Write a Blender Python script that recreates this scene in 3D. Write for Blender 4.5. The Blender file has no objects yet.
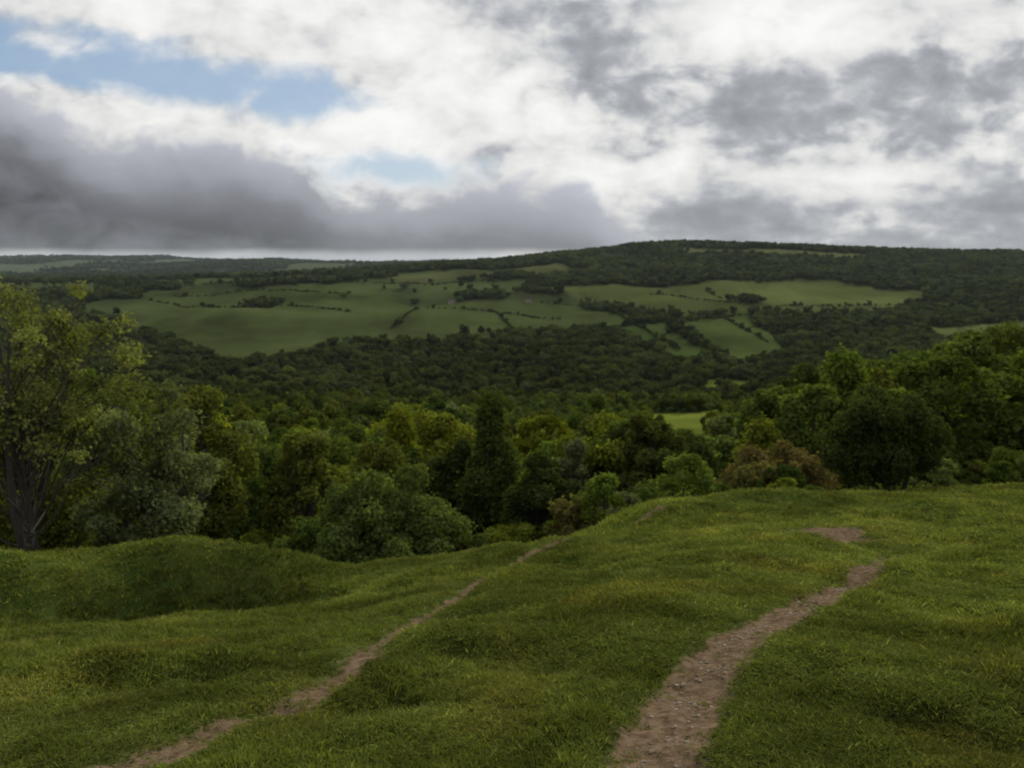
import bpy, math, numpy as np
from mathutils import Vector
rng=np.random.default_rng(7)
scene=bpy.context.scene
COL=scene.collection
# ------------------------------------------------------------------ noise
def _h(xi,yi,s):
    n=(xi*374761393+yi*668265263+s*982451653)&0x7fffffff
    n=((n^(n>>13))*1274126177)&0x7fffffff
    n=n^(n>>16)
    return (n&0xffff)/65535.0
def vnoise(x,y,s=0):
    xi=np.floor(x).astype(np.int64); yi=np.floor(y).astype(np.int64)
    fx=x-xi; fy=y-yi; fx=fx*fx*(3-2*fx); fy=fy*fy*(3-2*fy)
    a=_h(xi,yi,s); b=_h(xi+1,yi,s); c=_h(xi,yi+1,s); d=_h(xi+1,yi+1,s)
    return (a*(1-fx)+b*fx)*(1-fy)+(c*(1-fx)+d*fx)*fy
def fbm(x,y,o=4,s=0):
    r=0;a=.5;t=0
    for i in range(o):
        r=r+a*vnoise(x*2**i+i*17.3,y*2**i-i*9.1,s+i); t+=a; a*=.5
    return r/t-.5
def sstep(a,b,x):
    k=np.clip((x-a)/(b-a),0,1); return k*k*(3-2*k)
# ------------------------------------------------------------------ terrain survey (bearing tangent -> [(range, level)])
near={
-.65:[(2,-2.1),(4,-2.7),(6.5,-3.27),(9,-4.3),(11,-5.05),(12,-5.35),(13,-5.2),(15,-5.7),(17,-6.4),(20,-8.6)],
-.4:[(2,-2.1),(4,-2.65),(6.5,-3.36),(9,-4.34),(12,-5.4),(13.4,-5.85),(14.4,-5.48),(15.6,-5.8),(17,-6.3),(20,-8.4)],
-.15:[(2,-2.08),(4,-2.6),(7,-3.35),(10,-4.38),(13,-5.28),(16,-6.13),(18,-7.2),(21,-9)],
-.04:[(4,-2.6),(7,-3.3),(10.2,-4.14),(13,-4.93),(15,-5.48),(17,-6.5),(21,-8.9)],
.08:[(2,-2.05),(4,-2.5),(8,-3.44),(12,-4.51),(14.8,-5.28),(17,-5.93),(19,-6.9),(22,-8.6)],
.15:[(4,-2.45),(8,-3.35),(12,-4.4),(16,-5.37),(18.5,-5.81),(21,-7.2)],
.3:[(2,-2.05),(4,-2.45),(8,-3.3),(12,-4.2),(16,-5.09),(20,-5.97),(23,-7.5)],
.5:[(4,-2.45),(8,-3.3),(11,-4.05),(16,-5.0),(21,-6.05),(24,-7.3)],
.65:[(2,-2.05),(4,-2.45),(8,-3.25),(12,-4.15),(16,-4.94),(22,-6.15),(26,-7.8)]}
base=[(750,-126),(900,-128),(1050,-123),(1200,-111),(1400,-94),(1600,-70),(1750,-53)]
far={
-.6:[(35,-14),(60,-22),(120,-34),(220,-42),(350,-62),(500,-96)]+base+[(1900,-48),(2200,-44),(3000,-80),(3900,-50),(5000,-2),(6500,38),(8500,45),(14000,-10)],
-.35:[(35,-14.5),(60,-23),(120,-37),(220,-54),(350,-80),(500,-106)]+base+[(1900,-42),(2150,-34),(2400,-38),(3000,-70),(3900,-46),(5000,-4),(6500,32),(8500,38),(14000,-10)],
-.1:[(35,-14.5),(60,-22),(120,-36),(220,-52),(350,-78),(500,-105)]+base+[(1900,-36),(2150,-12),(2300,-6),(2900,-25),(5000,-5),(8000,0),(14000,-10)],
.06:[(35,-13.7),(60,-21),(120,-36),(220,-53),(350,-79),(500,-105)]+base+[(1900,-34),(2100,-12),(2450,24),(3000,18),(5000,0),(8000,0),(14000,-10)],
.2:[(35,-12.5),(60,-19.5),(120,-34),(220,-52),(350,-78),(500,-104)]+base+[(1900,-32),(2100,-4),(2500,62),(3200,30),(5000,0),(8000,0),(14000,-10)],
.4:[(35,-11.5),(60,-18),(120,-31),(220,-49),(350,-74),(500,-98)]+base+[(1900,-32),(2100,-6),(2500,44),(3200,30),(5000,0),(8000,0),(14000,-10)],
.63:[(35,-11.2),(60,-16),(120,-27),(220,-42),(350,-64),(500,-86),(750,-115),(900,-122),(1050,-118),(1200,-108),(1400,-90),(1600,-66),(1900,-30),(2100,-6),(2500,30),(3200,25),(5000,0),(8000,0),(14000,-10)]}
P=[]
def addcol(t,L):
    for Y,Z in L:
        P.append((t*Y,Y,Z))
for t,L in near.items():
    addcol(t,[(.4,-1.69),(1,-1.83)]+L)
for t,L in far.items(): addcol(t,L)
for sg,nt,ft in ((-1,-.65,-.6),(1,.65,.63)):
    addcol(sg*1.1,[(.4,-1.69),(1,-1.83)]+near[nt]+far[ft])
P=np.array(P); _,ui=np.unique(P[:,:2],axis=0,return_index=True); P=P[ui]
PR=np.hypot(P[:,0],P[:,1]); PA=np.arctan2(P[:,0],P[:,1]); PL=np.log(PR)
G=(P[:,2]+1.6)/PR
NP_=len(P)
def phi(d2): return .5*d2*np.log(d2+1e-12)
K=phi((PA[:,None]-PA[None])**2+(PL[:,None]-PL[None])**2)+np.eye(NP_)*4e-5
A=np.zeros((NP_+3,NP_+3)); A[:NP_,:NP_]=K; A[:NP_,NP_]=1; A[:NP_,NP_+1]=PA; A[:NP_,NP_+2]=PL; A[NP_:,:NP_]=A[:NP_,NP_:].T
TW=np.linalg.solve(A,np.concatenate([G,[0,0,0]]))
def tps(a,l):
    out=np.empty(a.shape)
    for i in range(0,len(a),40000):
        aa=a[i:i+40000]; ll=l[i:i+40000]
        out[i:i+40000]=phi((aa[:,None]-PA)**2+(ll[:,None]-PL)**2)@TW[:NP_]+TW[NP_]+TW[NP_+1]*aa+TW[NP_+2]*ll
    return out
trail=np.array([(-.15,-1),(-.05,0),(.1,1.3),(.32,2.5),(.64,3.53),(1.02,4.52),(1.67,5.65),(2.42,6.64),(3.07,7.5),(3.92,8.6),(4.92,10.06),(5.65,11.3)])
trail2=np.array([(-3.2,3.0),(-2.17,3.8),(-1.75,4.6),(-1.46,5.16),(-1.25,5.84),(-1.03,7.0),(-.8,8.53),(-.42,10.2),(.3,13),(1.2,14.8),(2.3,16.2),(3.6,17.2),(5,18)])
def pdist(x,y,pl):
    d=np.full(x.shape,1e9); s=np.zeros(x.shape)
    for i in range(len(pl)-1):
        a=pl[i]; b=pl[i+1]-pl[i]
        k=np.clip(((x-a[0])*b[0]+(y-a[1])*b[1])/(b@b),0,1)
        dd=np.hypot(x-a[0]-k*b[0],y-a[1]-k*b[1]); m=dd<d
        d=np.where(m,dd,d); s=np.where(m,(i+k)/(len(pl)-1),s)
    return d,s
def pathmask(x,y):
    r=np.hypot(x,y); out=np.zeros(x.shape); m=r<30
    xx=x[m]; yy=y[m]
    wob=fbm(xx*1.7,yy*1.7,4,5)*.26
    d,s=pdist(xx+wob,yy+wob,trail)
    wf=1-.22*sstep(.4,.85,s)
    v=(1-sstep(.08,.39,d/wf))*(1-sstep(.96,1,s))
    d2,s2=pdist(xx+wob*.7,yy-wob*.7,trail2)
    v2=(1-sstep(.0,.27,d2))*(.82+.4*fbm(xx*1.5,yy*1.5,3,6))*(1-sstep(.85,1,s2))
    d3=np.hypot((xx-5.3)/.9,(yy-12.9)/1.1)
    v3=(1-sstep(.6,1.1,d3+fbm(xx*3,yy*3,3,8)))*1.
    d4=np.hypot((xx-1.35)/.6,(yy-14.9)/.3)
    v4=(1-sstep(.4,1.1,d4+fbm(xx*3,yy*3,3,9)))*.8
    out[m]=np.maximum(np.maximum(v,v2),np.maximum(v3,v4))
    return out
bumps=[(-.45,6.25,.3,.22,.13),(-3.1,6.1,.55,.22,.22),(-2.3,6.0,.3,.2,.14),(1.35,9.6,.5,.35,.08),(.95,14.6,.35,.25,.12),(2.2,3.2,.4,.3,.05),
(3.4,4.6,.5,.4,.08),(6.2,17.8,1.0,.5,.2),(3.6,17.0,.9,.5,.18),(8.6,16,1.2,.6,.16),(-1.4,12.2,.7,.4,.15),(-.9,4.9,.5,.3,-.08),
(-5.3,12.5,2.0,.8,-.95),(-7.8,11.2,1.4,.8,-.4),(-5.7,14.7,2.2,.5,.38),(-9.2,13.2,1.6,.6,.34),(-6.6,8.6,1.2,.6,-.3),(-4.2,7.6,.8,.35,.18),(-2.6,9.4,.7,.4,.12)]
def height(x,y):
    x=np.asarray(x,float).ravel(); y=np.asarray(y,float).ravel()
    r=np.maximum(np.hypot(x,y),.25); a=np.arctan2(x,y); l=np.log(r)
    ac=np.clip(a,-.8,.8); g=tps(ac,l)
    m=np.abs(a)>.8
    if m.any():
        gl=tps(np.full(m.sum(),-.8),l[m]); gr=tps(np.full(m.sum(),.8),l[m])
        w=sstep(.8,3.14,np.abs(a[m])); g[m]=g[m]*(1-w)+(gl+gr)*.5*w
    z=-1.6+g*r
    nr=1-sstep(20,40,r)
    z+=nr*(fbm(x*.9,y*.9,3,1)*.3*sstep(1,5,r)+fbm(x*3.2,y*3.2,3,2)*.10*sstep(1,4,r))
    fr=sstep(40,400,r)
    z+=fr*(fbm(x/160,y/160,4,3)*14*(1+sstep(800,2000,r))*(1-.7*sstep(2000,2400,r)*(1-sstep(3200,3800,r)))+sstep(3300,4200,r)*fbm(x/800,y/900,4,4)*100)
    for bx,by,sx,sy,h in bumps:
        z+=h*np.exp(-((x-bx)/sx)**2-((y-by)/sy)**2)
    z-=.06*pathmask(x,y)
    return z
# ------------------------------------------------------------------ fields (bearing tangent, range)
fields=[
([(-.4975,1500),(-.448,1750),(-.262,1820),(-.176,1750),(-.114,1500),(-.09,1600),(.035,1600),(.158,1420),(.109,1320),(-.09,1160),(-.2,1160),(-.337,1010),(-.4,1110),(-.473,1300)],(.062,.08,.032)),
([(.022,1780),(.158,1750),(.282,1870),(.394,1900),(.517,1700),(.48,1480),(.381,1440),(.208,1440),(.096,1600)],(.082,.1,.038)),
([(.121,1320),(.183,1380),(.257,1090),(.22,1005),(.158,1160)],(.054,.079,.027)),
([(.208,1400),(.295,1440),(.344,1090),(.282,1010),(.25,1160)],(.062,.085,.029)),
([(-.015,2130),(.059,2290),(.1,2080),(.035,1940)],(.105,.115,.055)),
([(.2,2390),(.44,2370),(.42,2250),(.21,2290)],(.1,.11,.055)),
([(-.16,2090),(-.04,2120),(-.0,1970),(-.139,1880)],(.08,.092,.043)),
([(.517,1300),(.66,1380),(.66,1190),(.53,1180)],(.075,.095,.036)),
([(-.39,1860),(-.225,1930),(-.25,2080),(-.4,2020)],(.064,.08,.038)),
([(.16,440),(.245,440),(.25,600),(.175,610)],(.13,.16,.033)),
([(.25,600),(.325,620),(.32,730),(.26,730)],(.12,.15,.033)),
([(-.015,430),(.045,430),(.05,500),(-.01,510)],(.12,.15,.033)),
([(.24,800),(.33,820),(.31,900),(.25,900)],(.12,.15,.035)),
([(-.66,1700),(-.52,1650),(-.5,1850),(-.66,1900)],(.06,.075,.04)),
]
def inpoly(t,Y,poly):
    c=np.zeros(t.shape,bool); L=len(poly)
    ly=np.log(Y)
    for i in range(L):
        x1,y1=poly[i]; x2,y2=poly[(i+1)%L]; y1=math.log(y1); y2=math.log(y2)
        if y1==y2: continue
        cond=((y1>ly)!=(y2>ly))&(t<(x2-x1)*(ly-y1)/(y2-y1)+x1)
        c^=cond
    return c
def fieldidx(x,y):
    Y=np.maximum(y,1.); w=fbm(x/90,y/90,3,21)*.03
    t=x/Y+w; Yq=Y*(1+fbm(x/120,y/120,3,22)*.05)
    idx=np.full(t.shape,-1)
    for i,(p,c) in enumerate(fields): idx[inpoly(t,Yq,p)&(y>100)]=i
    return idx
def openland(x,y):
    return (y>1420)&(x/np.maximum(y,1)<.12)&(fbm(x/220,y/220,3,77)>-.04)&(y<2150)
# ------------------------------------------------------------------ mesh helper
def mkmesh(name,V,F,mats,midx=None,col=None,smooth=False,attrs=None):
    me=bpy.data.meshes.new(name)
    V=np.asarray(V,np.float32); F=np.asarray(F,np.int32)
    me.vertices.add(len(V)); me.vertices.foreach_set("co",V.ravel())
    k=F.shape[1]
    me.loops.add(F.size); me.loops.foreach_set("vertex_index",F.ravel())
    me.polygons.add(len(F)); me.polygons.foreach_set("loop_start",np.arange(0,F.size,k,dtype=np.int32))
    for m in mats: me.materials.append(m)
    if midx is not None: me.polygons.foreach_set("material_index",np.asarray(midx,np.int32))
    me.polygons.foreach_set("use_smooth",np.full(len(F),smooth))
    if col is not None:
        a=me.color_attributes.new("vcol","FLOAT_COLOR","POINT")
        c=np.ones((len(V),4),np.float32); c[:,:3]=col; a.data.foreach_set("color",c.ravel())
    for nm,v in (attrs or {}).items():
        a=me.attributes.new(nm,"FLOAT","POINT"); a.data.foreach_set("value",np.asarray(v,np.float32))
    me.update(calc_edges=True)
    return me
def obj(name,me,loc=(0,0,0),link=True):
    o=bpy.data.objects.new(name,me); o.location=loc
    if link: COL.objects.link(o)
    return o
# ------------------------------------------------------------------ materials
class NT:
    def __init__(s,nt): s.nt=nt; s.nt.nodes.clear()
    def n(s,t,**k):
        x=s.nt.nodes.new(t)
        for a,b in k.items(): setattr(x,a,b)
        return x
    def l(s,a,b): s.nt.links.new(a,b)
    def put(s,sock,v):
        if isinstance(v,(int,float,tuple)): sock.default_value=v
        else: s.l(v,sock)
    def m(s,op,a,b=0.,c=0.,clamp=False):
        x=s.n("ShaderNodeMath",operation=op,use_clamp=clamp)
        s.put(x.inputs[0],a); s.put(x.inputs[1],b); s.put(x.inputs[2],c); return x.outputs[0]
    def ss(s,v,a,b,o0=0.,o1=1.):
        x=s.n("ShaderNodeMapRange",interpolation_type='SMOOTHSTEP')
        s.put(x.inputs[0],v); s.put(x.inputs[1],a); s.put(x.inputs[2],b); s.put(x.inputs[3],o0); s.put(x.inputs[4],o1); return x.outputs[0]
    def mix(s,f,a,b,bt='MIX'):
        x=s.n("ShaderNodeMix",data_type='RGBA',blend_type=bt)
        s.put(x.inputs[0],f)
        for i,v in ((6,a),(7,b)):
            if isinstance(v,tuple): v=v+(1.,) if len(v)==3 else v
            s.put(x.inputs[i],v)
        return x.outputs[2]
    def noise(s,vec,scale,detail=5.,rough=.55,dist=0.):
        x=s.n("ShaderNodeTexNoise"); 
        if vec is not None: s.l(vec,x.inputs['Vector'])
        x.inputs['Scale'].default_value=scale; x.inputs['Detail'].default_value=detail; x.inputs['Roughness'].default_value=rough; x.inputs['Distortion'].default_value=dist
        return x.outputs[0]
def leafmat(name,inst,trans=.42):
    m=bpy.data.materials.new(name); m.use_nodes=True; N=NT(m.node_tree)
    c=N.n("ShaderNodeAttribute",attribute_name="vcol").outputs['Color']
    if inst:
        t=N.n("ShaderNodeAttribute",attribute_name="tint"); t.attribute_type='INSTANCER'
        c=N.mix(1.,c,t.outputs['Color'],'MULTIPLY')
    p=N.n("ShaderNodeBsdfDiffuse"); N.l(c,p.inputs['Color'])
    tr=N.n("ShaderNodeBsdfTranslucent"); N.l(N.mix(1.,c,(1.25,1.3,.55),'MULTIPLY'),tr.inputs[0])
    x=N.n("ShaderNodeMixShader"); x.inputs[0].default_value=trans
    N.l(p.outputs[0],x.inputs[1]); N.l(tr.outputs[0],x.inputs[2])
    o=N.n("ShaderNodeOutputMaterial"); N.l(x.outputs[0],o.inputs[0]); return m
LEAF=leafmat("leaf",False); LEAFI=leafmat("leaf_mass",True); GRASS=leafmat("grass_blade",True,.42)
BARK=bpy.data.materials.new("bark"); BARK.use_nodes=True; N=NT(BARK.node_tree)
tc=N.n("ShaderNodeTexCoord"); nz=N.noise(tc.outputs['Object'],9.)
p=N.n("ShaderNodeBsdfPrincipled"); N.l(N.mix(nz,(.015,.012,.009),(.06,.05,.04)),p.inputs['Base Color']); p.inputs['Roughness'].default_value=.9
o=N.n("ShaderNodeOutputMaterial"); N.l(p.outputs[0],o.inputs[0])
# ------------------------------------------------------------------ trees
def tube(p0,p1,r0,r1,R,seg=3,k=6,bend=.08):
    p0=np.array(p0,float); p1=np.array(p1,float); L=np.linalg.norm(p1-p0)
    ts=np.linspace(0,1,seg+1); off=R.normal(size=3)*bend*L
    pts=p0+(p1-p0)*ts[:,None]+off*(np.sin(ts*np.pi))[:,None]
    d=(p1-p0)/max(L,1e-6); u=np.cross(d,[0,0,1.]); 
    if np.linalg.norm(u)<.1: u=np.cross(d,[1.,0,0])
    u/=np.linalg.norm(u); v=np.cross(d,u)
    an=np.arange(k)*2*np.pi/k
    ring=np.cos(an)[:,None]*u+np.sin(an)[:,None]*v
    rr=r0+(r1-r0)*ts
    V=(pts[:,None]+ring[None]*rr[:,None,None]).reshape(-1,3)
    F=[(i*k+j,i*k+(j+1)%k,(i+1)*k+(j+1)%k,(i+1)*k+j) for i in range(seg) for j in range(k)]
    return V,np.array(F)
def tree_mesh(name,H,R_,seed,mat,leaves=9000,leaf=.12,nl=45,base=.2,col=(.05,.08,.02),shape='round',lobe=.3,sparse=False,trunks=1,cv=.25,nr=.5,thick=1.):
    R=np.random.default_rng(seed)
    cz=H*(base+1)/2; rz=H*(1-base)/2
    C=[];LR=[]
    for i in range(nl):
        d=R.normal(size=3); d/=np.linalg.norm(d)
        if d[2]<-.3: d[2]*=.5
        q=R.uniform(.35,.92)**.7
        if sparse: q=R.uniform(.25,1.05)
        h=d[2]*q
        w=1.
        if shape=='cone': w=np.clip(1.05-.62*(h+1)/1.0*.75,.25,1.1)
        if shape=='ovate': w=1.0-.25*h
        if shape=='wide': w=1.1
        C.append((d[0]*q*R_*w,d[1]*q*R_*w,cz+h*rz)); LR.append(R_*lobe*R.uniform(.5,1.25))
    C=np.array(C); LR=np.array(LR)
    C[:,0]+=R.normal()*.1*R_; 
    Vs=[];Fs=[];nv=0;Ms=[];Cs=[]
    def add(V,F,m,c):
        nonlocal nv
        Vs.append(V);Fs.append(F+nv);nv+=len(V);Ms.append(np.full(len(F),m));Cs.append(c)
    for tk in range(trunks):
        bx=R.normal(size=2)*(.0 if trunks==1 else .12*R_)
        tb=np.array([bx[0],bx[1],-.6]); tt=np.array([bx[0]*2+R.normal()*.12*R_,bx[1]*2+R.normal()*.1*R_,H*.78])
        r0=(H*.022+.03)*thick
        V,F=tube(tb,tt,r0,r0*.2,R,6,8,.05); add(V,F,1,np.full((len(V),3),.05))
        sel=range(nl) if (sparse or nl<60) else R.choice(nl,24,replace=False)
        for i in sel:
            if i%trunks!=tk: continue
            k=np.clip((C[i,2]/H-.12)*.9,.12,.92)+R.uniform(-.08,.06); s=tb+(tt-tb)*k
            V,F=tube(s,C[i],r0*(1-k*.7)*.36*(.7 if sparse else 1),.008+H*.0006,R,4,5,.12); add(V,F,1,np.full((len(V),3),.05))
            if sparse:
                for j in range(4):
                    e=C[i]+R.normal(size=3)*LR[i]*.9; 
                    V,F=tube(C[i]+(s-C[i])*R.uniform(0,.3),e,.012,.004,R,3,4,.12); add(V,F,1,np.full((len(V),3),.05))
    li=R.choice(nl,leaves,p=LR**2/np.sum(LR**2))
    d=R.normal(size=(leaves,3)); d[:,2]+=.35; d/=np.linalg.norm(d,axis=1)[:,None]
    rad=R.uniform(.45 if not sparse else .1,1.08,leaves)**.6
    stray=R.uniform(size=leaves)<.06; rad=np.where(stray,rad*R.uniform(1.05,1.45,leaves),rad)
    sub=1+.22*np.sin(d[:,0]*7+li)*np.cos(d[:,1]*6+li*2.)+.1*np.sin(d[:,2]*13+li)
    pos=C[li]+d*(LR[li]*rad*sub)[:,None]*np.array([1,1,.85])
    nrm=d*.8+R.normal(size=(leaves,3))*nr+np.array([0,0,.2]); nrm/=np.linalg.norm(nrm,axis=1)[:,None]
    rv=R.normal(size=(leaves,3)); u=np.cross(nrm,rv); u/=np.linalg.norm(u,axis=1)[:,None]; v=np.cross(nrm,u)
    sz=leaf*R.uniform(.6,1.35,leaves)
    a=u*sz[:,None]; b=v*(sz*.6)[:,None]; fold=nrm*(sz*.12)[:,None]
    V=np.stack([pos-a,pos-b+fold,pos+a,pos+b+fold],1).reshape(-1,3)
    F=np.arange(leaves*4).reshape(-1,4)
    lv=R.uniform(1-cv,1+cv,nl)[li]*R.uniform(.75,1.25,leaves)
    yl=R.uniform(0,1,leaves)
    c=np.array(col)[None]*lv[:,None]*np.stack([1+.2*yl,1+.1*yl,1-.2*yl],1)
    add(V,F,0,np.repeat(c,4,0))
    return mkmesh(name,np.concatenate(Vs),np.concatenate(Fs),[mat,BARK],np.concatenate(Ms),np.concatenate(Cs))
def gz(x,y): return float(height([x],[y])[0])
sd=100
def plant(name,x,y,top,R_,**k):
    global sd
    sd+=1; z=gz(x,y); H=top-z
    k['col']=tuple(np.array(k['col'])*np.array([1.28,1.22,1.4]))
    me=tree_mesh(name,H,R_,sd,LEAF,**k)
    o=obj(name,me,(x,y,z)); return o
OL=(.085,.105,.024); GR=(.055,.085,.022); DK=(.036,.054,.017); PALE=(.10,.13,.06); YG=(.12,.145,.024); BR=(.092,.082,.034); GY=(.08,.10,.052)
plant("ash_tree",-10.6,17.2,.05,2.35,leaves=20000,leaf=.05,nl=95,base=.08,col=(.115,.14,.045),lobe=.19,sparse=True,trunks=2,cv=.35,thick=.65)
plant("whitebeam_tree",-9.0,19.5,-2.9,1.7,leaves=22000,leaf=.055,nl=60,base=.02,col=PALE,lobe=.26,sparse=True,thick=.7)
plant("ash_tree",-13.5,23,-3.2,2.3,leaves=22000,leaf=.07,nl=60,base=.08,col=OL,lobe=.27)
plant("birch_tree",-11.2,28,-3.9,2.2,leaves=30000,leaf=.08,nl=70,base=.1,col=OL,shape='ovate',lobe=.25)
plant("birch_tree",-14.8,32,-4.6,2.7,leaves=28000,leaf=.09,nl=70,base=.1,col=(.075,.105,.022),lobe=.25)
plant("field_maple_tree",-8.1,30,-6.1,1.7,leaves=22000,leaf=.08,nl=50,base=.1,col=OL,shape='ovate',lobe=.28)
plant("field_maple_tree",-11.3,37,-8,2.2,leaves=18000,leaf=.09,nl=45,base=.1,col=GR,lobe=.3)
plant("hazel_bush",-3.8,21.3,-5.5,1.8,leaves=34000,leaf=.06,nl=80,base=.0,col=(.075,.11,.032),shape='wide',lobe=.24,trunks=2)
plant("hazel_bush",-5.6,23.5,-7.0,1.5,leaves=18000,leaf=.065,nl=50,base=.0,col=GR,lobe=.28)
plant("oak_tree",-5.9,38,-7.7,1.9,leaves=20000,leaf=.09,nl=45,base=.1,col=OL,lobe=.3)
plant("alder_tree",-.75,34,-5.5,2.2,leaves=32000,leaf=.085,nl=80,base=.06,col=(.045,.066,.018),shape='cone',lobe=.27)
plant("alder_tree",1.2,31,-7.4,1.6,leaves=20000,leaf=.085,nl=50,base=.05,col=DK,shape='ovate',lobe=.3)
plant("alder_tree",-2.5,36,-7.8,1.7,leaves=20000,leaf=.09,nl=50,base=.05,col=DK,shape='ovate',lobe=.3)
plant("lime_tree",-6.4,70,-12.3,4.2,leaves=18000,leaf=.18,nl=60,base=.1,col=YG,lobe=.27)
plant("willow_tree",3.2,42,-8.8,1.7,leaves=18000,leaf=.09,nl=45,base=.1,col=GY,shape='ovate',lobe=.3)
plant("birch_tree",7.0,40,-7.1,1.9,leaves=26000,leaf=.09,nl=55,base=.08,col=(.06,.078,.02),shape='ovate',lobe=.28)
plant("birch_tree",5.6,44,-8.7,2.0,leaves=18000,leaf=.1,nl=45,base=.08,col=DK,shape='ovate',lobe=.3)
plant("birch_tree",8.6,38,-8.6,1.9,leaves=20000,leaf=.09,nl=45,base=.08,col=DK,lobe=.3)
plant("hawthorn_bush",12.0,36,-8.0,2.3,leaves=26000,leaf=.075,nl=60,base=.0,col=BR,shape='wide',lobe=.27,trunks=2)
plant("hawthorn_bush",10.6,34,-8.6,1.5,leaves=13000,leaf=.08,nl=40,base=.0,col=(.08,.085,.03),lobe=.3,trunks=2)
plant("oak_tree",12,110,-18.2,4.6,leaves=14000,leaf=.25,nl=60,base=.1,col=GR,lobe=.27)
plant("oak_tree",25.6,70,-9.0,3.9,leaves=24000,leaf=.16,nl=80,base=.08,col=DK,lobe=.23)
plant("hawthorn_tree",11.9,25,-3.75,1.85,leaves=38000,leaf=.06,nl=95,base=.03,col=(.036,.053,.017),lobe=.22,trunks=2)
plant("sycamore_tree",38,75,-7.4,5.2,leaves=28000,leaf=.17,nl=90,base=.08,col=GR,lobe=.23)
plant("sycamore_tree",48.6,80,-5.8,6.2,leaves=30000,leaf=.17,nl=100,base=.08,col=(.064,.088,.024),lobe=.22)
plant("oak_tree",28,50,-6.9,3.4,leaves=24000,leaf=.13,nl=70,base=.05,col=DK,lobe=.26)
plant("oak_tree",29.5,45,-5.9,3.6,leaves=26000,leaf=.12,nl=70,base=.05,col=(.042,.062,.019),lobe=.26)
plant("sycamore_tree",41,92,-9.4,5.0,leaves=18000,leaf=.22,nl=60,base=.08,col=(.064,.085,.026),lobe=.27)
plant("elder_bush",2.0,24.5,-7.1,1.1,leaves=12000,leaf=.065,nl=40,base=.0,col=(.085,.085,.03),lobe=.32,trunks=2)
plant("elder_bush",3.4,27,-7.4,1.4,leaves=14000,leaf=.065,nl=40,base=.0,col=GY,lobe=.3,trunks=2)
plant("elder_bush",5.6,30,-8.2,1.6,leaves=14000,leaf=.07,nl=40,base=.0,col=GR,lobe=.3,trunks=2)
plant("elder_bush",-1.6,22,-7.3,1.1,leaves=13000,leaf=.055,nl=40,base=.0,col=(.07,.1,.03),lobe=.3,trunks=2)
# ------------------------------------------------------------------ instancing
def scatter(name,pos,rot,scl,idx,tint,protos):
    c=bpy.data.collections.new(name+"_kinds")
    for i,me in enumerate(protos):
        o=bpy.data.objects.new("%s_kind_%02d"%(name,i),me); c.objects.link(o)
    me=bpy.data.meshes.new(name); n=len(pos); me.vertices.add(n); me.vertices.foreach_set("co",np.asarray(pos,np.float32).ravel())
    for nm,v in (("rot",rot),("scl",scl),("tint",tint)):
        a=me.attributes.new(nm,"FLOAT_VECTOR","POINT"); a.data.foreach_set("vector",np.asarray(v,np.float32).ravel())
    a=me.attributes.new("pidx","INT","POINT"); a.data.foreach_set("value",np.asarray(idx,np.int32))
    o=obj(name,me)
    ng=bpy.data.node_groups.new(name,"GeometryNodeTree")
    ng.interface.new_socket("Geometry",in_out='INPUT',socket_type='NodeSocketGeometry'); ng.interface.new_socket("Geometry",in_out='OUTPUT',socket_type='NodeSocketGeometry')
    gi=ng.nodes.new("NodeGroupInput"); go=ng.nodes.new("NodeGroupOutput")
    ip=ng.nodes.new("GeometryNodeInstanceOnPoints"); ci=ng.nodes.new("GeometryNodeCollectionInfo")
    ci.inputs['Collection'].default_value=c; ci.inputs['Separate Children'].default_value=True; ci.inputs['Reset Children'].default_value=True
    ip.inputs['Pick Instance'].default_value=True
    def na(nm,t):
        x=ng.nodes.new("GeometryNodeInputNamedAttribute"); x.data_type=t; x.inputs['Name'].default_value=nm; return x.outputs['Attribute']
    L=ng.links.new
    L(gi.outputs[0],ip.inputs['Points']); L(ci.outputs[0],ip.inputs['Instance'])
    L(na("pidx","INT"),ip.inputs['Instance Index']); L(na("rot","FLOAT_VECTOR"),ip.inputs['Rotation']); L(na("scl","FLOAT_VECTOR"),ip.inputs['Scale'])
    L(ip.outputs[0],go.inputs[0])
    md=o.modifiers.new("scatter","NODES"); md.node_group=ng
    return o
def band(Y0,Y1,sp,tm=.85,jit=.9,tx=None):
    ys=np.arange(Y0,Y1,sp); X=[];Yy=[]
    for y in ys:
        xs=np.arange(-tm*y-15,(tm if tx is None else tx)*y+15,sp); X.append(xs); Yy.append(np.full(len(xs),y))
    X=np.concatenate(X);Yy=np.concatenate(Yy)
    X=X+rng.uniform(-.5,.5,len(X))*sp*jit; Yy=Yy+rng.uniform(-.5,.5,len(X))*sp*jit
    return X,Yy
W1=(1,1,1)
hi=[tree_mesh("wood_hi%d"%i,10,[3.0,3.6,2.6,3.2,2.8][i],500+i,LEAFI,leaves=12000,leaf=.16,nl=60,base=.06,col=W1,lobe=.25,shape=['round','wide','ovate','cone','round'][i],cv=.3,nr=.4) for i in range(5)]
mid=[tree_mesh("wood_mid%d"%i,10,[3.6,4.4,3.2,3.9,3.0][i],520+i,LEAFI,leaves=3200,leaf=.34,nl=34,base=.05,col=W1,lobe=.3,shape=['round','wide','ovate','round','cone'][i],cv=.3,nr=.3) for i in range(5)]
lo=[tree_mesh("wood_lo%d"%i,10,[4.6,5.4,4.0,4.8][i],540+i,LEAFI,leaves=1100,leaf=.7,nl=16,base=.0,col=W1,lobe=.42,shape=['round','wide','ovate','round'][i],cv=.2,nr=.18) for i in range(4)]
PALT=np.array([[1,1,1],[1.5,1.28,.8],[1.3,1.18,1.6],[.62,.68,.7],[1.2,1.25,.9],[1.2,1.0,.8]])
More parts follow.
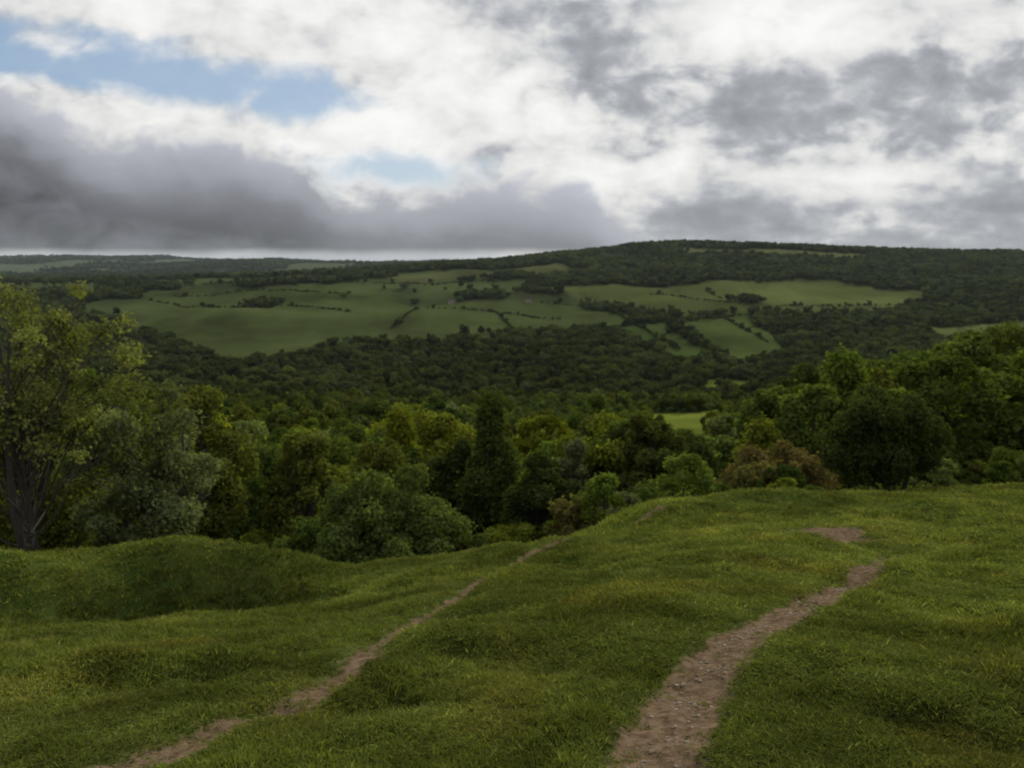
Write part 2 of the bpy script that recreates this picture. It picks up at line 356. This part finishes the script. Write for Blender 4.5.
def tints(x,y,base,v=.3,sc=40.,pal=1.):
    n=len(x); s=rng.uniform(1-v,1+v,n)*(1+.8*fbm(x/sc,y/sc,3,31)); h=rng.uniform(0,1,n)**2
    b=np.array(base)
    pk=PALT[rng.choice(6,n,p=[.28,.2,.12,.18,.15,.07])]
    return b*s[:,None]*np.stack([1+.3*h,1+.25*h,1-.1*h],1)*(1+(pk-1)*pal)
def do(name,x,y,hh,protos,base,sq=.2,v=.3,sc=40.,tm=None,pal=1.):
    z=height(x,y)-.3; n=len(x); s=hh/10.
    scl=np.stack([s*rng.uniform(1-sq,1+sq,n),s*rng.uniform(1-sq,1+sq,n),s],1)
    rot=np.zeros((n,3)); rot[:,2]=rng.uniform(0,6.28,n)
    T=tints(x,y,base,v,sc,pal)
    if tm is not None: T=T*tm
    return scatter(name,np.stack([x,y,z],1),rot,scl,rng.integers(0,len(protos),n),T,protos)
def sightcap(x,y,hh):
    # young, lower growth on the slope under the glade
    t=x/y; open_=((t>.165)&(t<.25))|((t>-.01)&(t<.045))
    q=(t>-.05)&(t<.34)&(rng.uniform(size=len(x))<np.where(open_,.95,.7))&(y>45)
    cap=np.maximum(np.where(open_,-.228,-.212)*y-height(x,y),2.5)
    return np.where(q,np.minimum(hh,cap),np.where((t>-.05)&(t<.34),np.minimum(hh,np.maximum(-.18*y-height(x,y),2.5)),hh))
x,y=band(24,42,2.0,.9); k=(rng.uniform(size=len(x))<.75)&(np.hypot(x-11.9,y-25)>2.2)&((y>29)|(x<9))&(y>np.where(x>6,30,24)); x,y=x[k],y[k]
do("scrub_thicket",x,y,rng.uniform(1.8,3.6,len(x)),hi,(.075,.108,.032),.3)
x,y=band(42,135,5.2,.9); k=rng.uniform(size=len(x))<.8; x,y=x[k],y[k]
do("hillside_woodland",x,y,sightcap(x,y,rng.uniform(6,11.5,len(x))+ (y-42)*.03),hi,(.074,.104,.032),.25)
x,y=band(135,740,9.,.9); f=fieldidx(x,y); t=x/y; k=(f<0)&(rng.uniform(size=len(x))<.85)
front=(t>-.06)&(t<.34)&(y>300)&(y<440); k&=~(front&(rng.uniform(size=len(x))<np.where((t>.16)&(t<.25),.9,.55))); x,y=x[k],y[k]
hh=sightcap(x,y,rng.uniform(9,16,len(x))); hh=np.where(y>440,rng.uniform(8,14,len(x)),hh)
do("valley_woodland",x,y,hh,mid,(.063,.09,.033),.2)
x,y=band(740,3300,14.,.75); f=fieldidx(x,y); t=x/y
k=(f<0)&(rng.uniform(size=len(x))<.86)
k&=~(openland(x,y)&(rng.uniform(size=len(x))<.95))
grp=(f>=0)&(f<3)&(y>1150)&(fbm(x/70,y/70,3,78)>.27)&(rng.uniform(size=len(x))<.6)&(t<.1)
k|=grp
x,y=x[k],y[k]
X=[x];Y=[y]
hedges=[[(-.45,1620),(-.36,1500),(-.28,1530),(-.2,1480)],[(.035,1600),(.1,1560),(.16,1500),(.208,1440)],[(.17,1660),(.3,1560),(.42,1540),(.5,1560)],[(.12,1330),(.2,1390),(.3,1450),(.4,1440)],
 [(.17,1150),(.2,1300),(.2,1400)],[(.22,1005),(.25,1160),(.2,1400)],[(-.09,1170),(.02,1260),(.12,1330)],[(-.15,1300),(-.12,1500)],[(.3,1450),(.345,1090)],[(.24,1740),(.26,1640)],[(.12,1500),(.18,1230),(.21,1100)],
 [(-.42,1700),(-.3,1720),(-.2,1700)],[(-.02,1500),(.0,1300)],[(.26,1420),(.32,1180)],[(-.45,1850),(-.3,1880),(-.1,1850),(.0,1900)],[(-.12,1500),(-.02,1500),(.06,1420)]]
for h in hedges:
    for a,b in zip(h[:-1],h[1:]):
        L=math.hypot(a[0]*a[1]-b[0]*b[1],a[1]-b[1]); q=rng.uniform(0,1,int(L/3.2)); tt=a[0]+(b[0]-a[0])*q; yy=a[1]+(b[1]-a[1])*q+rng.normal(size=len(q))*2
        X.append(tt*yy);Y.append(yy)
nh=sum(len(a) for a in X[1:])
for cx,cy,r_,n_ in ((.158*2480,2480,38,60),(.29*1600,1600,22,30),(-.31*1560,1560,34,40),(-.04*1640,1640,45,60)):
    X.insert(0,cx+rng.normal(size=n_)*r_*.6); Y.insert(0,cy+rng.normal(size=n_)*r_*.5)
x=np.concatenate(X);y=np.concatenate(Y)
hh=rng.uniform(9,18,len(x)); hh[-nh:]=rng.uniform(2.2,5,nh)*np.where(rng.uniform(size=nh)<.07,2.2,1); hh[130:190]*=1.3
fd=sstep(700,2500,y)[:,None]  # aerial haze painted into the leaf tint: paler and bluer with range
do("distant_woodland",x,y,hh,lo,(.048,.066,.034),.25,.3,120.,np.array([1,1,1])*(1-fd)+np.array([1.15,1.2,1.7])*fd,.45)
x,y=band(3300,7500,32.,.75,.9,-.02); k=(fbm(x/350,y/420,4,60)<.06); x,y=x[k],y[k]
fd=sstep(3300,7000,y)[:,None]  # haze put into the horizon trees' colour, bluer further out
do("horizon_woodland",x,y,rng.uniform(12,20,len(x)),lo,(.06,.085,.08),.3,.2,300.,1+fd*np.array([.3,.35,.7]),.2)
# ------------------------------------------------------------------ ground sheet
na_=780; az=np.concatenate([np.linspace(-math.pi,-.9,70,endpoint=False),np.linspace(-.9,.9,na_,endpoint=False),np.linspace(.9,math.pi,70,endpoint=False)])
rr=np.exp(np.linspace(math.log(.25),math.log(16000),920)); nA=len(az); nR=len(rr)
AA,RR=np.meshgrid(az,rr); gx=(np.sin(AA)*RR).ravel(); gy=(np.cos(AA)*RR).ravel()
gh=height(gx,gy)
V=np.stack([gx,gy,gh],1)
i=np.arange(nR-1)[:,None]*nA; j=np.arange(nA)[None]
F=np.stack([i+j,i+(j+1)%nA,i+nA+(j+1)%nA,i+nA+j],-1).reshape(-1,4)[:, ::-1]
pm=pathmask(gx,gy)
r=RR.ravel(); fi=fieldidx(gx,gy)
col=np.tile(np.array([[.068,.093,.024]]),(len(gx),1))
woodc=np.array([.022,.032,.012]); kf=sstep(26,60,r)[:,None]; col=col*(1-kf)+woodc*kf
col[openland(gx,gy)]=(.058,.076,.034)
for q,(pp,c) in enumerate(fields): col[fi==q]=c
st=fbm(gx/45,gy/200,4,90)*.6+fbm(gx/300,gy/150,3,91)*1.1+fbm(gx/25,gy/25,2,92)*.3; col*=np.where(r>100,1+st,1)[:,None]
fh=sstep(3100,3800,r)[:,None]; c2=np.where((fbm(gx/350,gy/420,4,60)<.06)[:,None],np.array([.04,.058,.06]),np.array([.085,.105,.07])); c2=c2*(1+sstep(4000,8000,r)[:,None]*np.array([.2,.3,.7])); col=col*(1-fh)+c2*fh  # far hills: painted haze, ground colour goes bluish with distance
G_=bpy.data.materials.new("grassland"); G_.use_nodes=True; N=NT(G_.node_tree)
geo=N.n("ShaderNodeNewGeometry").outputs['Position']
vc=N.n("ShaderNodeAttribute",attribute_name="vcol").outputs['Color']; pa=N.n("ShaderNodeAttribute",attribute_name="path").outputs['Fac']
n1=N.noise(geo,1.1,6.,.6); n2=N.noise(geo,14.,6.,.7); n3=N.noise(geo,60.,4.,.7); n0=N.noise(geo,.35,4.)
g=N.mix(N.ss(n1,.3,.7),N.mix(1.,vc,(.65,.75,.7),'MULTIPLY'),N.mix(1.,vc,(1.35,1.2,1.0),'MULTIPLY'))
g=N.mix(N.ss(n2,.25,.75),N.mix(1.,g,(.55,.6,.55),'MULTIPLY'),g)
dirt=N.mix(N.ss(n2,.3,.7),(.075,.049,.029),(.18,.13,.083)); dirt=N.mix(N.m('MULTIPLY',N.ss(n3,.58,.7),.5),dirt,(.25,.2,.14))
f=N.ss(N.m('ADD',pa,N.m('MULTIPLY',N.m('SUBTRACT',n2,.5),1.3)),.3,.66)
c=N.mix(f,g,dirt)
p=N.n("ShaderNodeBsdfDiffuse"); N.l(c,p.inputs['Color'])
b=N.n("ShaderNodeBump"); b.inputs['Strength'].default_value=.7; b.inputs['Distance'].default_value=.03; N.l(N.m('ADD',n2,N.m('MULTIPLY',n3,.4)),b.inputs['Height']); N.l(b.outputs[0],p.inputs['Normal'])
o=N.n("ShaderNodeOutputMaterial"); N.l(p.outputs[0],o.inputs[0])
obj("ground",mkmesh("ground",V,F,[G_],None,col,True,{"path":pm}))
# ------------------------------------------------------------------ grass
def tuft(name,seed,nb,rad,h):
    R=np.random.default_rng(seed); Vs=[];Fs=[];cs=[]
    for i in range(nb):
        a=R.uniform(0,6.28); q=R.uniform(0,1)**.5*rad; b=np.array([math.cos(a)*q,math.sin(a)*q,-.01]); 
        ln=R.normal(size=2)*.5; hh=h*R.uniform(.5,1.2); w=.0033*R.uniform(.7,1.4)
        e=R.uniform(0,6.28); s=np.array([math.cos(e),math.sin(e),0])*w
        m=b+np.array([ln[0]*hh*.3,ln[1]*hh*.3,hh*.6]); t=b+np.array([ln[0]*hh,ln[1]*hh,hh*.98])
        n0=len(Vs)
        Vs+= [b-s,b+s,m+s*.8,m-s*.8,t+s*.12,t-s*.12]; Fs+=[(n0,n0+1,n0+2,n0+3),(n0+3,n0+2,n0+4,n0+5)]
        c=R.uniform(.7,1.3)*np.array([1+.3*R.uniform(),1,.9]); 
        if R.uniform()<.07: c=np.array([2.1,1.6,2.2])
        cs+=[c]*6
    return mkmesh(name,Vs,Fs,[GRASS],None,np.array(cs))
tf=[tuft("grass_tuft%d"%i,900+i,18,.055,.040) for i in range(5)]
n=120000
l=rng.uniform(math.log(1.6),math.log(27),n); a=rng.uniform(-.86,.86,n); r=np.exp(l); x=np.sin(a)*r; y=np.cos(a)*r
pmk=pathmask(x,y); k=(pmk+fbm(x*6,y*6,2,55)*.9<.40+ (rng.uniform(size=n)<.08)*.5); x,y,r,pmk=x[k],y[k],r[k],pmk[k]; n=len(x)
patch=fbm(x*.8,y*.8,4,41); clump=fbm(x*3.5,y*3.5,3,42)
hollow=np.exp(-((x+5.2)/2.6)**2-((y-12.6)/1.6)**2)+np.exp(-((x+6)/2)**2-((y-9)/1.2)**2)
hs=(.5+1.4*np.clip(patch+.2,0,1)+2.2*np.clip(clump-.05,0,1)+.9*np.clip(hollow,0,1))*rng.uniform(.7,1.3,n)*(1-.75*sstep(0,.3,pmk))
wd=(.8+r/9.)
scl=np.stack([wd,wd,hs*(1+r/40)],1); rot=np.zeros((n,3)); rot[:,2]=rng.uniform(0,6.28,n); rot[:,0]=rng.normal(size=n)*.12
p2=fbm(x*.45,y*.6,4,43)+.45*fbm(x*2.2,y*2.2,3,49)
tint=np.array([.098,.132,.033])*(1+1.7*p2)[:,None]*rng.uniform(.75,1.25,n)[:,None]
ye=sstep(.0,.3,fbm(x*1.3,y*1.3,3,44))[:,None]; tint=tint*(1-ye)+tint*np.array([1.24,1.07,1.1])*ye
tint*=(1-.3*np.clip(hollow,0,1))[:,None]  # shade of the hollow painted into the grass tint
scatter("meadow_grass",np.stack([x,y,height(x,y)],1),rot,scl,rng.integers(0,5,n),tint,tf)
# stones on the path
import bmesh
bm=bmesh.new(); bmesh.ops.create_icosphere(bm,subdivisions=2,radius=.012)
for v in bm.verts: v.co*= 1+.3*math.sin(v.co.x*300)*math.cos(v.co.y*260); v.co.z*=.55
me=bpy.data.meshes.new("path_stone"); bm.to_mesh(me); bm.free()
SM=bpy.data.materials.new("stone"); SM.use_nodes=True; N=NT(SM.node_tree); tc=N.n("ShaderNodeObjectInfo"); p=N.n("ShaderNodeBsdfPrincipled"); N.l(N.mix(tc.outputs['Random'],(.08,.055,.035),(.23,.175,.12)),p.inputs['Base Color']); p.inputs['Roughness'].default_value=.9
o=N.n("ShaderNodeOutputMaterial"); N.l(p.outputs[0],o.inputs[0]); me.materials.append(SM)
n=900; q=rng.uniform(0,1,n); seg=np.clip(np.interp(q,[0,1],[2,len(trail)-1.01]),0,len(trail)-1.01); si=seg.astype(int); fr=(seg-si)[:,None]
pt=trail[si]*(1-fr)+trail[si+1]*fr+rng.normal(size=(n,2))*.11; x,y=pt[:,0],pt[:,1]
s=rng.uniform(.2,1.,n)**2*1.3+.2
scatter("path_stones",np.stack([x,y,height(x,y)],1),rng.uniform(0,6,(n,3))*np.array([.05,.05,1]),np.stack([s,s,s],1),np.zeros(n),np.ones((n,3)),[me])
# ------------------------------------------------------------------ farmhouse on far slope
def simple(name,c,r=.9):
    m=bpy.data.materials.new(name); m.use_nodes=True; N=NT(m.node_tree); tc=N.n("ShaderNodeTexCoord"); z=N.noise(tc.outputs['Object'],2.)
    p=N.n("ShaderNodeBsdfPrincipled"); N.l(N.mix(z,tuple(v*.75 for v in c),tuple(v*1.2 for v in c)),p.inputs['Base Color']); p.inputs['Roughness'].default_value=r
    o=N.n("ShaderNodeOutputMaterial"); N.l(p.outputs[0],o.inputs[0]); return m
WALL=simple("limestone_wall",(.26,.23,.17)); ROOF=simple("stone_roof",(.09,.08,.065)); GL=simple("window_glass",(.03,.035,.04),.2)
def house(x,y,rz,L=14,Wd=7,Hh=5.5):
    e=bpy.data.objects.new("stone_farmhouse",None); COL.objects.link(e); e.location=(x,y,gz(x,y)); e.rotation_euler=(0,0,rz)
    l,w=L/2,Wd/2; R=3.2
    V=[(-l,-w,-2),(l,-w,-2),(l,w,-2),(-l,w,-2),(-l,-w,Hh),(l,-w,Hh),(l,w,Hh),(-l,w,Hh),(-l,0,Hh+R),(l,0,Hh+R)]
    F=[(0,1,5,4),(2,3,7,6),(1,2,6,5),(3,0,4,7),(5,6,9,9),(7,4,8,8)]
    m=bpy.data.meshes.new("walls"); m.from_pydata([Vector(v) for v in V],[],[f[:3] if f[2]==f[3] else f for f in F]); m.materials.append(WALL)
    a=obj("walls",m); a.parent=e
    k=.4; V=[(-l-k,-w-k,Hh-.3),(l+k,-w-k,Hh-.3),(l+k,0,Hh+R+.15),(-l-k,0,Hh+R+.15),(l+k,w+k,Hh-.3),(-l-k,w+k,Hh-.3)]
    m=bpy.data.meshes.new("roof"); m.from_pydata(V,[],[(0,1,2,3),(3,2,4,5)]); m.materials.append(ROOF); a=obj("roof",m); a.parent=e
    V=[];F=[]
    for wx in (-5,-2,2,5):
        for wz in (1,3.4):
            n0=len(V); V+=[(wx-.5,-w-.03,wz),(wx+.5,-w-.03,wz),(wx+.5,-w-.03,wz+1.3),(wx-.5,-w-.03,wz+1.3)]; F+=[(n0,n0+1,n0+2,n0+3)]
    m=bpy.data.meshes.new("windows"); m.from_pydata(V,[],F); m.materials.append(GL); a=obj("windows",m); a.parent=e
house(-.075*1575,1575,.2,12.5,6,4.6); house(.02*1585,1585,-.4,11.5,5,4.8)
# ------------------------------------------------------------------ thin mist hanging over the valley (real volume)
bm=bmesh.new(); bmesh.ops.create_cube(bm,size=1.)
for v in bm.verts: v.co=Vector((v.co.x*24000,7650+v.co.y*14500,10+v.co.z*520))
me=bpy.data.meshes.new("valley_haze"); bm.to_mesh(me); bm.free()
HM=bpy.data.materials.new("haze"); HM.use_nodes=True; N=NT(HM.node_tree); vs=N.n("ShaderNodeVolumeScatter"); vs.inputs['Color'].default_value=(.80,.90,1,1); vs.inputs['Density'].default_value=1.7e-5; vs.inputs['Anisotropy'].default_value=.1
o=N.n("ShaderNodeOutputMaterial"); N.l(vs.outputs[0],o.inputs['Volume']); me.materials.append(HM); obj("valley_haze",me)
# ------------------------------------------------------------------ world
SUN_AZ,SUN_EL=24.,30.
w=bpy.data.worlds.new("World"); scene.world=w; w.use_nodes=True; N=NT(w.node_tree)
tc=N.n("ShaderNodeTexCoord"); sx=N.n("ShaderNodeSeparateXYZ"); N.l(tc.outputs['Generated'],sx.inputs[0]); x,y,z=sx.outputs
yy=N.m('MAXIMUM',y,.2); t=N.m('DIVIDE',x,yy); p=N.m('DIVIDE',z,yy)
def comb(a,b,c=0.):
    q=N.n("ShaderNodeCombineXYZ"); N.put(q.inputs[0],a); N.put(q.inputs[1],b); N.put(q.inputs[2],c); return q.outputs[0]
zz=N.m('ADD',N.m('MAXIMUM',z,0.),.34)
pl=comb(N.m('DIVIDE',x,zz),N.m('DIVIDE',y,zz),0.)
tp=comb(t,N.m('MULTIPLY',p,1.5),3.)
A1=N.noise(pl,2.6,5.,.5,.35); A2=N.noise(pl,8.,6.,.52,.3); B1=N.noise(tp,6.,7.,.52,.5); B2=N.noise(tp,17.,6.,.52,.4); B3=N.noise(tp,38.,4.,.5,.2)
def c0(v): return N.m('SUBTRACT',v,.5)
BM=N.m('ADD',N.m('MULTIPLY',c0(B1),.8),N.m('MULTIPLY',c0(B2),.45))
def ell(t0,p0,a,b,rot=0.,na=0.):
    dt=N.m('SUBTRACT',t,t0); dp=N.m('SUBTRACT',p,p0)
    dp=N.m('SUBTRACT',dp,N.m('MULTIPLY',dt,rot))
    d=N.m('ADD',N.m('POWER',N.m('ABSOLUTE',N.m('DIVIDE',dt,a)),2.),N.m('POWER',N.m('ABSOLUTE',N.m('DIVIDE',dp,b)),2.))
    d=N.m('SQRT',d)
    if na: d=N.m('ADD',d,N.m('MULTIPLY',BM,na))
    return d
L=N.m('ADD',.62,N.m('ADD',N.m('MULTIPLY',c0(A1),1.1),N.m('MULTIPLY',c0(A2),.4)))
L=N.m('ADD',L,N.m('ADD',N.m('MULTIPLY',c0(B2),.8),N.m('MULTIPLY',c0(B3),.35)))
L=N.m('ADD',L,N.m('MULTIPLY',c0(B1),.5))
def addl(m,v):
    global L
    L=N.m('ADD',L,N.m('MULTIPLY',m,v))
addl(N.ss(ell(-.05,.16,.4,.11),1.3,.1),.26)
addl(N.ss(ell(.31,.29,.14,.07,0.,1.8),1.2,.2),.4)
addl(N.ss(ell(.6,.29,.12,.05,0.,1.6),1.2,.2),.3)
addl(N.ss(ell(-.3,.29,.32,.06,-.1,1.5),1.2,.2),.18)
addl(N.ss(ell(.45,.2,.40,.065,.05,2.0),1.25,.3),-.27)
addl(N.ss(ell(.12,.235,.22,.04,.0,2.4),1.2,.3),-.18)
addl(N.ss(ell(-.02,.30,.16,.03,.0,2.4),1.2,.3),-.15)
addl(N.m('MULTIPLY',N.ss(t,.05,.25),N.ss(p,.13,.05)),-.3)
addl(N.ss(ell(.42,.095,.17,.025,.0,2.),1.2,.3),.28)
Ld=N.ss(L,.34,.70)
L=N.m('ADD',N.m('MULTIPLY',N.ss(L,.0,1.2),.74),N.m('MULTIPLY',Ld,.26))
L=N.m('ADD',.31,N.m('MULTIPLY',L,.66))
cl=N.mix(N.ss(L,.3,.85),(.93,.98,1.07),(1.,1.,.98)); cl=N.mix(1.,cl,comb(L,L,L),'MULTIPLY')
sky=N.n("ShaderNodeTexSky"); sky.sky_type='NISHITA'; sky.sun_disc=False; sky.sun_elevation=math.radians(SUN_EL); sky.sun_rotation=math.radians(SUN_AZ)
blue=N.mix(1.,sky.outputs[0],(.1,.1,.1),'MULTIPLY'); blue=N.mix(.6,blue,(.28,.42,.62))
gap=N.ss(ell(-.42,.218,.28,.038,-.12,3.2),1.3,.45); gp2=N.ss(ell(-.14,.115,.12,.026,-.05,3.),1.15,.3)
gap=N.m('MAXIMUM',gap,gp2); gap=N.m('MULTIPLY',gap,.92)
c=N.mix(gap,cl,blue)
fc=N.n("ShaderNodeFloatCurve"); cv=fc.mapping.curves[0]
pts=[(-.8,.24),(-.63,.205),(-.56,.178),(-.48,.145),(-.39,.145),(-.26,.122),(-.165,.09),(-.04,.1),(.06,.095),(.12,.065),(.17,.04),(.25,.01),(1.,.0)]
for i_,(a_,b_) in enumerate(pts):
    X_,Y_=(a_+1)/2,b_*3
    if i_==0: cv.points[0].location=(0.,Y_); 
    elif i_==len(pts)-1: cv.points[-1].location=(1.,Y_)
    else: cv.points.new(X_,Y_)
fc.mapping.update()
N.l(N.m('MULTIPLY',N.m('ADD',t,1.),.5,clamp=True),fc.inputs['Value'])
top=N.m('DIVIDE',fc.outputs[0],3.)
dep=N.m('SUBTRACT',top,p); dep=N.m('ADD',dep,N.m('ADD',N.m('MULTIPLY',c0(B1),.1),N.m('MULTIPLY',c0(B2),.08)))
bank=N.ss(dep,-.008,.018)
bl=N.ss(dep,.0,.09,.46,.13); bl=N.m('MULTIPLY',bl,N.m('ADD',1.,N.m('MULTIPLY',c0(B1),1.2))); bl=N.m('ADD',bl,N.m('ADD',N.m('MULTIPLY',c0(B2),.24),N.m('MULTIPLY',N.ss(t,-.35,.05),.04)))
bc=N.mix(1.,(.94,.98,1.09),comb(bl,bl,bl),'MULTIPLY')
low=N.ss(N.m('ADD',p,N.m('MULTIPLY',c0(B1),.02)),.010,.022)
bank=N.m('MULTIPLY',bank,low)
st=N.m('MULTIPLY',N.ss(p,.03,.012),N.ss(t,.12,-.1)); c=N.mix(N.m('MULTIPLY',st,.85),c,(.42,.46,.5))
c=N.mix(bank,c,bc)
c=N.mix(N.ss(p,.0,-.03),c,(.06,.07,.06))
bg=N.n("ShaderNodeBackground"); N.l(c,bg.inputs[0]); bg.inputs[1].default_value=1.
o=N.n("ShaderNodeOutputWorld"); N.l(bg.outputs[0],o.inputs[0])
# ------------------------------------------------------------------ sun, camera
s=bpy.data.lights.new("sun","SUN"); s.energy=3.0; s.angle=math.radians(2.5); s.color=(1,.94,.8); so=bpy.data.objects.new("sun",s); COL.objects.link(so)
so.rotation_euler=(math.radians(90-SUN_EL),0,math.radians(180-SUN_AZ)); so.location=(0,0,50)
cd=bpy.data.cameras.new("camera"); co=bpy.data.objects.new("camera",cd); COL.objects.link(co); co.rotation_euler=(math.radians(90-8.4),0,0)
cd.sensor_width=36; cd.lens=28.27; cd.clip_start=.05; cd.clip_end=40000
cd.dof.use_dof=True; cd.dof.focus_distance=2.2; cd.dof.aperture_fstop=5.0
scene.camera=co
scene.view_settings.view_transform='Standard'; scene.view_settings.look='None'; scene.view_settings.exposure=0
